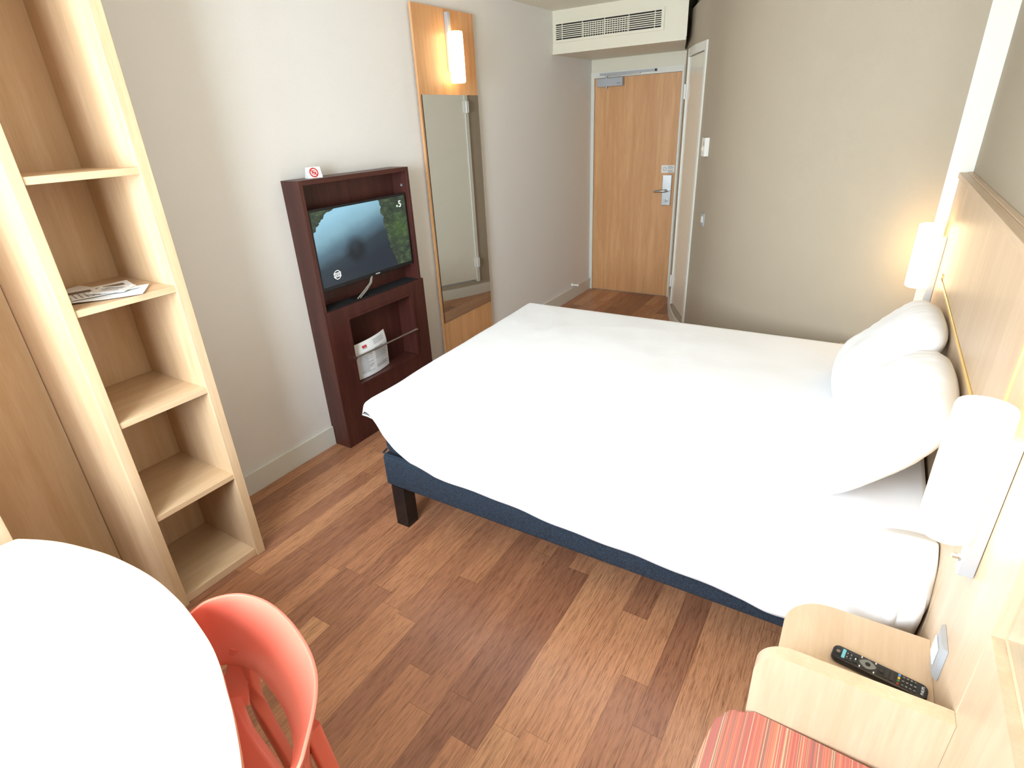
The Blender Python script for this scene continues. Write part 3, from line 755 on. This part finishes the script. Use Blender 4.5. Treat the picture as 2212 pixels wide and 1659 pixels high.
# remote control
def remote():
    # local: long axis x (0..L), top z
    a = Vector((2.622, 1.000, 0)); b_ = Vector((2.802, .972, 0)); L = (b_-a).length; ang = math.atan2(b_.y-a.y, b_.x-a.x)
    o = thing('remote_control', 'slim dark television remote control lying on the bedside table', 'remote control', ((a.x+b_.x)/2, (a.y+b_.y)/2, .5675), rz=ang)
    W = .042; bm = bmesh.new()
    pts = rounded(-L/2, -W/2, L/2, W/2, .013, 8)
    layers = [(.82, .000), (1, .006), (1, .012), (.93, .0165), (.80, .0175)]
    rings = []
    for s_, z in layers: rings.append([bm.verts.new((x*(1-(1-s_)*.25), y*s_, z)) for x, y in pts])
    for r0, r1 in zip(rings, rings[1:]):
        for k in range(len(pts)): bm.faces.new((r0[k], r0[(k+1) % len(pts)], r1[(k+1) % len(pts)], r1[k]))
    bm.faces.new(rings[0][::-1]); bm.faces.new(rings[-1])
    obj('body', bm, M['black'], o, local=True, smooth='auto')
    Z = .0176
    def btn(x, y, w_, h_, mat=M['key'], name='button', z=.0014, r=.0015):
        bm = bmesh.new(); prism(bm, rounded(x-w_/2, y-h_/2, x+w_/2, y+h_/2, r, 3), 'z', Z-.001, Z+z); return obj(name, bm, mat, o, local=True)
    s_ = L/.24
    X = lambda f: -L/2+f*L
    bm = bmesh.new(); tube(bm, [(X(.065), 0, Z-.001), (X(.065), 0, Z+.0015)], .0042, 14); obj('power_button', bm, M['photo_ink'], o, local=True)
    btn(X(.125), 0, .0065, .027, M['lcd_blue'], 'display_strip', .0008)
    for y in (-.0105, 0, .0105):
        btn(X(.165), y, .0055, .0085); btn(X(.205), y, .0055, .0085)
    for y in (-.008, .008): btn(X(.255), y, .008, .008, r=.0038)
    btn(X(.385), 0, .037, .032, M['key'], 'navigation_pad', .0006, .005)
    bm = bmesh.new(); prism(bm, [(X(.385)+.0165*cos(a_)*(1-.14*abs(sin(2*a_))), .0135*sin(a_)*(1-.14*abs(sin(2*a_)))) for a_ in [2*pi*k/32 for k in range(32)]], 'z', Z+.0002, Z+.0018); obj('navigation_ring', bm, M['grey_key'], o, local=True)
    bm = bmesh.new(); tube(bm, [(X(.385), 0, Z), (X(.385), 0, Z+.0026)], .0052, 18); obj('ok_button', bm, M['black'], o, local=True)
    bm = bmesh.new(); tube(bm, [(X(.53), 0, Z-.001), (X(.53), 0, Z+.0016)], .0042, 14); obj('home_button', bm, M['key'], o, local=True)
    btn(X(.585), 0, .0060, .026, M['key'], 'channel_rocker'); btn(X(.640), 0, .0060, .026, M['key'], 'volume_rocker')
    cols = [plain('key_red', srgb(150, 50, 45), .4), plain('key_green', srgb(60, 120, 70), .4), plain('key_yellow', srgb(215, 180, 70), .4), plain('key_blue', srgb(90, 150, 205), .4)]
    for k, y in enumerate((-.0125, -.0042, .0042, .0125)): btn(X(.705), y, .0045, .0060, cols[k], 'colour_button')
    dig = [['1', '2', '3'], ['4', '5', '6'], ['7', '8', '9'], ['<', '0', '*']]
    for r_ in range(4):
        for c_ in range(3):
            x, y = X(.75+.04*r_), -.0115+.0115*c_
            bt = btn(x, y, .0052, .0095)
    for r_ in range(4):
        for c_ in range(3):
            x, y = X(.75+.04*r_), -.0115+.0115*c_
            q = text('digit', dig[r_][c_], .005, M['white_print'], o, (0, 0, 0), (0, 1, 0), (-1, 0, 0), .0001)
            q.data.transform(Matrix.Translation(Vector((x, y, Z+.0018))-(Vector((0, 0, 0))-wloc(o))))
    q = text('lettering', 'PHILIPS', .0075, M['white_print'], o, (0, 0, 0), (0, 1, 0), (-1, 0, 0), .0002)
    q.data.transform(Matrix.Translation(Vector((X(.945), 0, Z+.0003))+wloc(o)))
    for x, y in ((.165, -.0055), (.165, .005), (.205, -.0055), (.205, .005), (.255, 0), (.31, -.014), (.31, .014), (.46, -.014), (.46, .014)):
        bm = bmesh.new(); add_box(bm, (X(x)-.0012, y-.0025, Z), (X(x)+.0012, y+.0025, Z+.0009)); obj('marking', bm, M['white_print'], o, local=True)
remote()

# ------------------------------------------------------------------ bed
BX0, BX1, BY0, BY1 = .850, 2.790, 1.365, 2.86
bed = thing('bed', 'double bed with navy fabric base and white linen in the middle of the room', 'bed', (1.8, 2.1, 0))
bm = bmesh.new(); add_box(bm, (BX0-.018, BY0, .222), (BX1, BY1, .385), .018, 4); obj('bed_base', bm, M['navy'], bed, smooth='auto')
for x in (.855, 2.66):
    for y in (1.372, 2.78):
        box('leg', (x, y, 0), (x+.072, y+.072, .2225), M['black_gloss'], bed, bev=.003)
bm = bmesh.new(); add_box(bm, (BX0-.005, BY0+.004, .387), (BX1, BY1, .600), .045, 6)
bmesh.ops.subdivide_edges(bm, edges=[e for e in bm.edges if e.calc_length() > .4], cuts=6, use_grid_fill=True)
obj('mattress', bm, M['navy'], bed, smooth='auto')
bm = bmesh.new(); tube(bm, [(BX0-.008, BY0+.03, .40), (BX0-.002, BY0-.001, .40), (BX0+.03, BY0-.002, .398), (BX1, BY0-.002, .398)], .004, 8); obj('piping', bm, M['navy'], bed)
box('care_label', (2.525, BY0-.0035, .235), (2.530, BY0-.0005, .262), M['white_print'], bed)

# duvet / sheet as draped cloth
ZT_ = .655
HEM = [(.776, .040), (.82, .075), (.86, .11), (.90, .155), (.96, .215), (1.03, .262), (1.16, .290), (1.52, .310), (2.08, .345), (2.40, .352), (2.62, .365), (2.79, .39)]
NX, NB, NTOP, NS = 150, 0, 90, 26
def edge_prof(s_, r):
    """arc rounding: s_<0 on top, >0 down; returns (outward, drop)"""
    L = r*pi/2
    if s_ <= -0: return (s_, 0.)
    if s_ < L:
        a = s_/r; return (r*sin(a), r*(1-cos(a)))
    return (r, r+(s_-L))
bm = bmesh.new(); rows = []
for i in range(NX+1):
    u = i/NX
    xi = .776 + (2.806-.776)*u
    foot_in = .0
    # foot edge rounding
    zf = 0; x = xi
    e = (xi-.776)
    rf = .05
    zf = rf*(1-math.sqrt(max(0, 1-(1-min(e/rf, 1))**2)))
    row = []
    L = interp(HEM, xi)
    y_edge = 1.372 - .0 - (.02 if xi > 2.3 else 0)*min(1, (xi-2.3)/.4)
    head = max(0, (xi-2.35)/.45)
    # near side column from hem up
    for j in range(NS+1):
        s_ = L*(1-j/NS)
        r = .034
        out, drop = edge_prof(s_, r)
        wob = .003*sin(xi*11+1)*(.3+drop/.3)+.0015*sin(xi*27)*(drop/.2)
        bulge = .014*sin(min(1, drop/.25)*pi)+head*.085*sin(min(1, drop/.16)*pi*.5)*(1-.5*min(1, drop/.40))
        fold = head*.022*sin(xi*34+drop*18)*min(1, drop/.08)
        y = y_edge-out-wob-bulge-fold
        z = ZT_-drop-zf
        if xi < .95: # corner: pulls inward
            k = (.95-xi)/.17; y += .010*k*min(1, drop/.05)
        row.append(Vector((x+.03*min(1, drop/.1)*max(0, (.90-xi)/.124), y, z)))
    for j in range(1, NTOP+1):
        v_ = j/NTOP; y = y_edge+(2.862-y_edge)*v_
        # foot edge slants slightly toward the wall at the far side
        xx = x - .058*v_*(1-u)**2+.03*(1-u)**6*0
        z = ZT_-zf+.010*sin(pi*v_)*min(1, u*5)+.004*noise.noise(Vector((xi*3, y*3, 0)))+.003*noise.noise(Vector((xi*9, y*6, 3)))
        row.append(Vector((xx, y, z)))
    for j in range(1, NS+1):
        s_ = .36*j/NS; out, drop = edge_prof(s_, .05)
        xx = x-.058*(1-u)**2
        row.append(Vector((xx, 2.862+out+.006*sin(xi*13)*drop/.3, ZT_-drop-zf)))
    rows.append([bm.verts.new(p) for p in row])
for a, b_ in zip(rows, rows[1:]):
    for k in range(len(a)-1): bm.faces.new((a[k], a[k+1], b_[k+1], b_[k]))
# foot end hem folds down a little under the edge
last = rows[0]
for dx_, dz_ in ((-.002, -.012), (.002, -.026), (.012, -.040), (.026, -.050)):
    cur = []
    for i_, v_ in enumerate(rows[0]):
        k = 1 if NS <= i_ <= NS+NTOP else (i_/NS if i_ < NS else 0.)
        cur.append(bm.verts.new((v_.co.x+dx_*k+.006*(1-k)*(-dz_/.05), v_.co.y, v_.co.z+dz_*k)))
    for k in range(len(cur)-1): bm.faces.new((last[k], last[k+1], cur[k+1], cur[k]))
    last = cur
du = obj('duvet', bm, M['linen'], bed, smooth=True)
so = du.modifiers.new('thick', 'SOLIDIFY'); so.thickness = .006; so.offset = -1
# crumpled sheet at the head end, near side
bm = bmesh.new(); rows = []
NI, NJ = 46, 40
for i in range(NI+1):
    u = i/NI; x = 2.62+.192*u
    row = []
    for j in range(NJ+1):
        s_ = .52*(1-j/NJ)-.10
        out, drop = edge_prof(max(s_, 0), .04) if s_ > 0 else (s_, 0)
        amp = min(1, u*2.2)
        f = .020*sin(u*9+drop*12)+.014*sin(u*17-drop*22)+.012*noise.noise(Vector((x*14, drop*11, 1)))*2
        y = 1.352-out-amp*(.055*sin(min(1, max(drop, 0)/.22)*pi*.75)+f*min(1, max(0, drop)/.05))
        z = .662-drop-.05*max(0, -s_)/.1+amp*.035*(1-min(1, drop/.2))*sin(u*pi*.6)-.02*(1-min(1,u*3)); y += .03*(1-min(1,u*3))
        row.append(bm.verts.new((x, y, z)))
    rows.append(row)
for a, b_ in zip(rows, rows[1:]):
    for k in range(len(a)-1): bm.faces.new((a[k], a[k+1], b_[k+1], b_[k]))
sh = obj('crumpled_sheet', bm, M['linen'], bed, smooth=True)
so = sh.modifiers.new('thick', 'SOLIDIFY'); so.thickness = .004; so.offset = 1

# pillows
def pillow(label, cen, w_, h_, t_, lean, yaw, roll, seed):
    o = thing('pillow', label, 'pillow', cen, 'white pillows leaning on the headboard')
    bm = bmesh.new(); N = 44
    tops, bots = [], []
    R = Matrix.Rotation(radians(yaw), 3, 'Z') @ Matrix.Rotation(radians(lean), 3, 'Y') @ Matrix.Rotation(radians(roll), 3, 'X')
    for i in range(N+1):
        ra, rb = [], []
        for j in range(N+1):
            a, b_ = 2*i/N-1, 2*j/N-1
            px_ = a*(1-.10*(1-abs(b_))*0-.07*(b_*b_)*(0)+0)*w_/2
            # pinched outline: edges bow inward, corners stick out
            k_ = 1-.115*(a*b_)**2-.05*(abs(a*b_))**6
            y = a*w_/2*k_*(1+.03*(1-b_*b_)); z = b_*h_/2*k_*(1+.02*(1-a*a))
            th = t_/2*max(0, (1-abs(a)**3.0))**.5*max(0, (1-abs(b_)**2.8))**.5
            crease = 1-min(1, th/(t_/2))
            edge = max(abs(a), abs(b_))
            nz_ = (noise.noise(Vector((a*1.6+seed, b_*1.8, seed)))*.018+.006*noise.noise(Vector((a*3.2+b_*2+seed, b_*5.5, seed*2))))*th/(t_/2)
            nz_ += .007*noise.noise(Vector((a*9+seed, b_*2.2, 7+seed)))*max(0, abs(b_)-.45)*(1-edge**8)*1.6+.007*noise.noise(Vector((a*2.2, b_*9+seed, 3+seed)))*max(0, abs(a)-.45)*(1-edge**8)*1.6
            sag = -.03*(b_)*(1-a*a)*0
            ra.append(bm.verts.new(R @ Vector((-th-nz_, y, z)))); rb.append(bm.verts.new(R @ Vector((th*.85+nz_*.3, y, z))))
        tops.append(ra); bots.append(rb)
    for i in range(N):
        for j in range(N):
            bm.faces.new((tops[i][j], tops[i+1][j], tops[i+1][j+1], tops[i][j+1])); bm.faces.new((bots[i][j], bots[i][j+1], bots[i+1][j+1], bots[i+1][j]))
    bmesh.ops.remove_doubles(bm, verts=bm.verts, dist=.0004)
    obj('case', bm, M['pillow'], o, local=True, smooth=True)
    return o
pillow('far white pillow leaning on the headboard nearer the grey wall', (2.658, 2.288, .850), .60, .43, .17, 40, 0, -3, 1.3)
pillow('near white pillow leaning on the headboard, overlapping the other pillow', (2.644, 1.680, .850), .57, .44, .19, 42, 0, 3, 4.1)

# ------------------------------------------------------------------ desk
ds = thing('desk', 'large pale wood desk with a rounded end filling the lower left corner', 'desk', (1.2, -.3, 0))
EDGE = [(.668, -.78, 0), (.668, -.3, 0), (.667, .120, 0), (.672, .168, 0), (.74, .200, 0), (.811, .226, 0), (.90, .248, 0), (.983, .264, 0), (1.09, .274, 0), (1.185, .276, 0), (1.27, .270, 0), (1.346, .260, 0), (1.467, .235, 0), (1.542, .212, 0), (1.611, .183, 0), (1.68, .153, 0), (1.781, .100, 0), (1.86, .04, 0), (1.92, -.05, 0), (1.95, -.17, 0), (1.94, -.32, 0), (1.90, -.45, 0), (1.84, -.6, 0), (1.80, -.78, 0)]
pts = [(v_.x, v_.y) for v_ in catmull(EDGE[3:], 5)]; pts = [(.668, -.78), (.668, -.3), (.667, .12)]+pts
bm = bmesh.new(); prism(bm, pts, 'z', .715, .74)
bmesh.ops.bevel(bm, geom=[e for e in bm.edges if abs(e.verts[0].co.z-e.verts[1].co.z) < 1e-5], offset=.003, segments=2, affect='EDGES')
obj('desk_top', bm, M['mapleX'], ds, smooth='auto')
for x, y in ((.75, .05), (.75, -.68), (1.70, -.68), (1.78, -.45)):
    bm = bmesh.new(); tube(bm, [(x, y, 0), (x, y, .7145)], .025, 20); obj('leg', bm, M['silver_paint'], ds, smooth='auto')

# ------------------------------------------------------------------ red plastic chair
ch = thing('desk_chair', 'coral red moulded plastic chair with curved backrest pushed under the desk', 'chair', (1.65, .1, 0))
TOP = [(1.325, .09, .685), (1.318, .16, .695), (1.330, .262, .711), (1.342, .310, .72), (1.387, .357, .72), (1.466, .375, .72), (1.562, .365, .72), (1.651, .339, .72), (1.707, .313, .72), (1.745, .286, .72), (1.781, .249, .72), (1.822, .195, .72), (1.845, .155, .718), (1.855, .08, .70)]
BOT = [(1.340, .09, .60), (1.330, .16, .555), (1.335, .25, .535), (1.350, .287, .53), (1.385, .308, .53), (1.440, .314, .535), (1.480, .308, .54), (1.555, .292, .545), (1.603, .278, .55), (1.650, .258, .56), (1.700, .232, .58), (1.770, .185, .63), (1.815, .140, .675), (1.838, .08, .68)]
ct, cb_ = catmull(TOP, 5), catmull(BOT, 5)
bm = bmesh.new(); G_ = []
K = 9
for a, b_ in zip(ct, cb_):
    col = []
    for k in range(K+1):
        f = k/K; p = a.lerp(b_, f); c = Vector((1.58, .14, p.z)); d_ = (p-c); d_.z = 0; d_.normalize()
        p = p+d_*(.012*sin(pi*f)-.010*(1-f)**3*0)
        col.append(p)
    G_.append(col)
g0 = [[bm.verts.new(p) for p in c] for c in G_]
for a, b_ in zip(g0, g0[1:]):
    for k in range(K): bm.faces.new((a[k], a[k+1], b_[k+1], b_[k]))
o = obj('backrest', bm, M['red_plastic'], ch, smooth=True)
md = o.modifiers.new('t', 'SOLIDIFY'); md.thickness = .007; md.offset = 0
md = o.modifiers.new('b', 'BEVEL'); md.width = .002; md.segments = 2
# seat
bm = bmesh.new(); NU, NV = 20, 20; rows = []
for i in range(NU+1):
    u = 2*i/NU-1; row = []
    for j in range(NV+1):
        v_ = j/NV  # 0 front, 1 rear
        yf = -.20
        x = 1.575+u*(.205+.01*(1-v_))
        yb = interp([(1.35, .29), (1.39, .285), (1.49, .250), (1.56, .236), (1.63, .224), (1.80, .17)], x)
        y = yf+(yb-yf)*v_
        z = .440-.014*(1-u*u)*(1-(2*v_-1)**2)+.010*max(0, v_-.8)/.2-.02*max(0, .12-v_)/.12
        row.append(bm.verts.new((x, y, z)))
    rows.append(row)
for a, b_ in zip(rows, rows[1:]):
    for k in range(NV): bm.faces.new((a[k], a[k+1], b_[k+1], b_[k]))
o = obj('seat', bm, M['red_plastic'], ch, smooth=True)
md = o.modifiers.new('t', 'SOLIDIFY'); md.thickness = .008; md.offset = 1
# flat uprights joining seat and backrest
def ribbon(name, path, w0, w1, thick, parent, side):
    bm = bmesh.new(); P_ = catmull(path, 6); n_ = len(P_); rings = []
    for i, p in enumerate(P_):
        f = i/(n_-1); d_ = (P_[min(i+1, n_-1)]-P_[max(i-1, 0)]).normalized(); s_ = Vector(side); s_ = (s_-d_*s_.dot(d_)).normalized(); t_ = d_.cross(s_)
        w_ = (w0+(w1-w0)*f)/2
        rings.append([bm.verts.new(p+s_*a*w_+t_*b_*thick/2) for a, b_ in ((-1, -1), (1, -1), (1, 1), (-1, 1))])
    for a, b_ in zip(rings, rings[1:]):
        for k in range(4): bm.faces.new((a[k], a[(k+1) % 4], b_[(k+1) % 4], b_[k]))
    bm.faces.new(rings[0][::-1]); bm.faces.new(rings[-1])
    return obj(name, bm, M['red_plastic'], parent, smooth='auto')
ribbon('back_upright', [(1.380, .322, .565), (1.376, .303, .50), (1.376, .282, .465), (1.395, .255, .440)], .045, .085, .010, ch, (.85, .5, 0))
ribbon('back_upright', [(1.722, .252, .60), (1.742, .222, .54), (1.757, .205, .48), (1.75, .170, .445)], .040, .075, .010, ch, (.75, -.66, 0))
def leg(path, rr, sq=(1, 1)):
    bm = bmesh.new(); P_ = catmull(path, 5); n_ = len(P_)
    tube(bm, P_, [rr[0]+(rr[1]-rr[0])*i/(n_-1) for i in range(n_)], 16, sq=sq); return obj('leg', bm, M['red_plastic'], ch, smooth='auto')
leg([(1.398, .326, .535), (1.402, .312, .40), (1.428, .322, .20), (1.448, .334, .001)], (.018, .016), (1, .8))
leg([(1.720, .262, .60), (1.752, .262, .45), (1.775, .275, .22), (1.79, .290, .001)], (.018, .016), (1, .8))
leg([(1.400, -.15, .43), (1.392, -.17, .25), (1.38, -.20, .001)], (.020, .014), (1, .9))
leg([(1.760, -.16, .43), (1.770, -.18, .25), (1.785, -.21, .001)], (.020, .014), (1, .9))

# ------------------------------------------------------------------ striped bench seat
st = thing('armchair', 'low seat with red and orange striped upholstery at the bottom right', 'armchair', (2.62, .45, 0))
bm = bmesh.new()
pts = [(2.395, .20), (2.402, .45), (2.408, .62), (2.418, .715), (2.427, .765), (2.436, .792), (2.450, .811), (2.470, .8195), (2.495, .8205), (2.79, .8205), (2.79, .20)]
prism(bm, pts, 'z', .40, .50)
bmesh.ops.bevel(bm, geom=[e for e in bm.edges if abs(e.verts[0].co.z-e.verts[1].co.z) < 1e-5 and e.verts[0].co.z > .45], offset=.014, segments=4, affect='EDGES')
obj('seat_cushion', bm, M['stripe'], st, smooth='auto')
box('seat_frame', (2.43, .22, .33), (2.785, .79, .3995), M['mapleX'], st, bev=.004)
for x in (2.44, 2.745):
    for y in (.23, .745): box('leg', (x, y, 0), (x+.035, y+.035, .3295), M['mapleZ'], st, bev=.003)

# ------------------------------------------------------------------ lights
wld = bpy.data.worlds.new('World'); bpy.context.scene.world = wld; wld.use_nodes = True
nt = wld.node_tree; bg = nt.nodes['Background']; bg.inputs[0].default_value = (.75, .86, 1, 1); bg.inputs[1].default_value = .6
def area(name, loc, size, energy, col, rot):
    ld = bpy.data.lights.new(name, 'AREA'); ld.shape = 'RECTANGLE'; ld.size, ld.size_y = size; ld.energy = energy; ld.color = col
    o = bpy.data.objects.new(name, ld); COL.objects.link(o); o.location = loc; o.rotation_euler = rot; return o
area('window_daylight', ((WX0+WX1)/2, YN-.14, (WZ0+WZ1)/2), (WX1-WX0-.04, WZ1-WZ0-.04), 190, (.77, .895, 1.0), (radians(90), 0, 0))

# ------------------------------------------------------------------ camera
cd = bpy.data.cameras.new('camera'); cam = bpy.data.objects.new('camera', cd); COL.objects.link(cam)
cam.location = CAM; cam.rotation_euler = ROT
cd.sensor_fit = 'HORIZONTAL'; cd.sensor_width = 36; cd.lens = F/2212*36; cd.clip_start = .02
sc_ = bpy.context.scene; sc_.camera = cam
vs = sc_.view_settings; vs.view_transform = 'Standard'; vs.look = 'None'; vs.exposure = 0.12; vs.gamma = 1; vs.use_curve_mapping = False
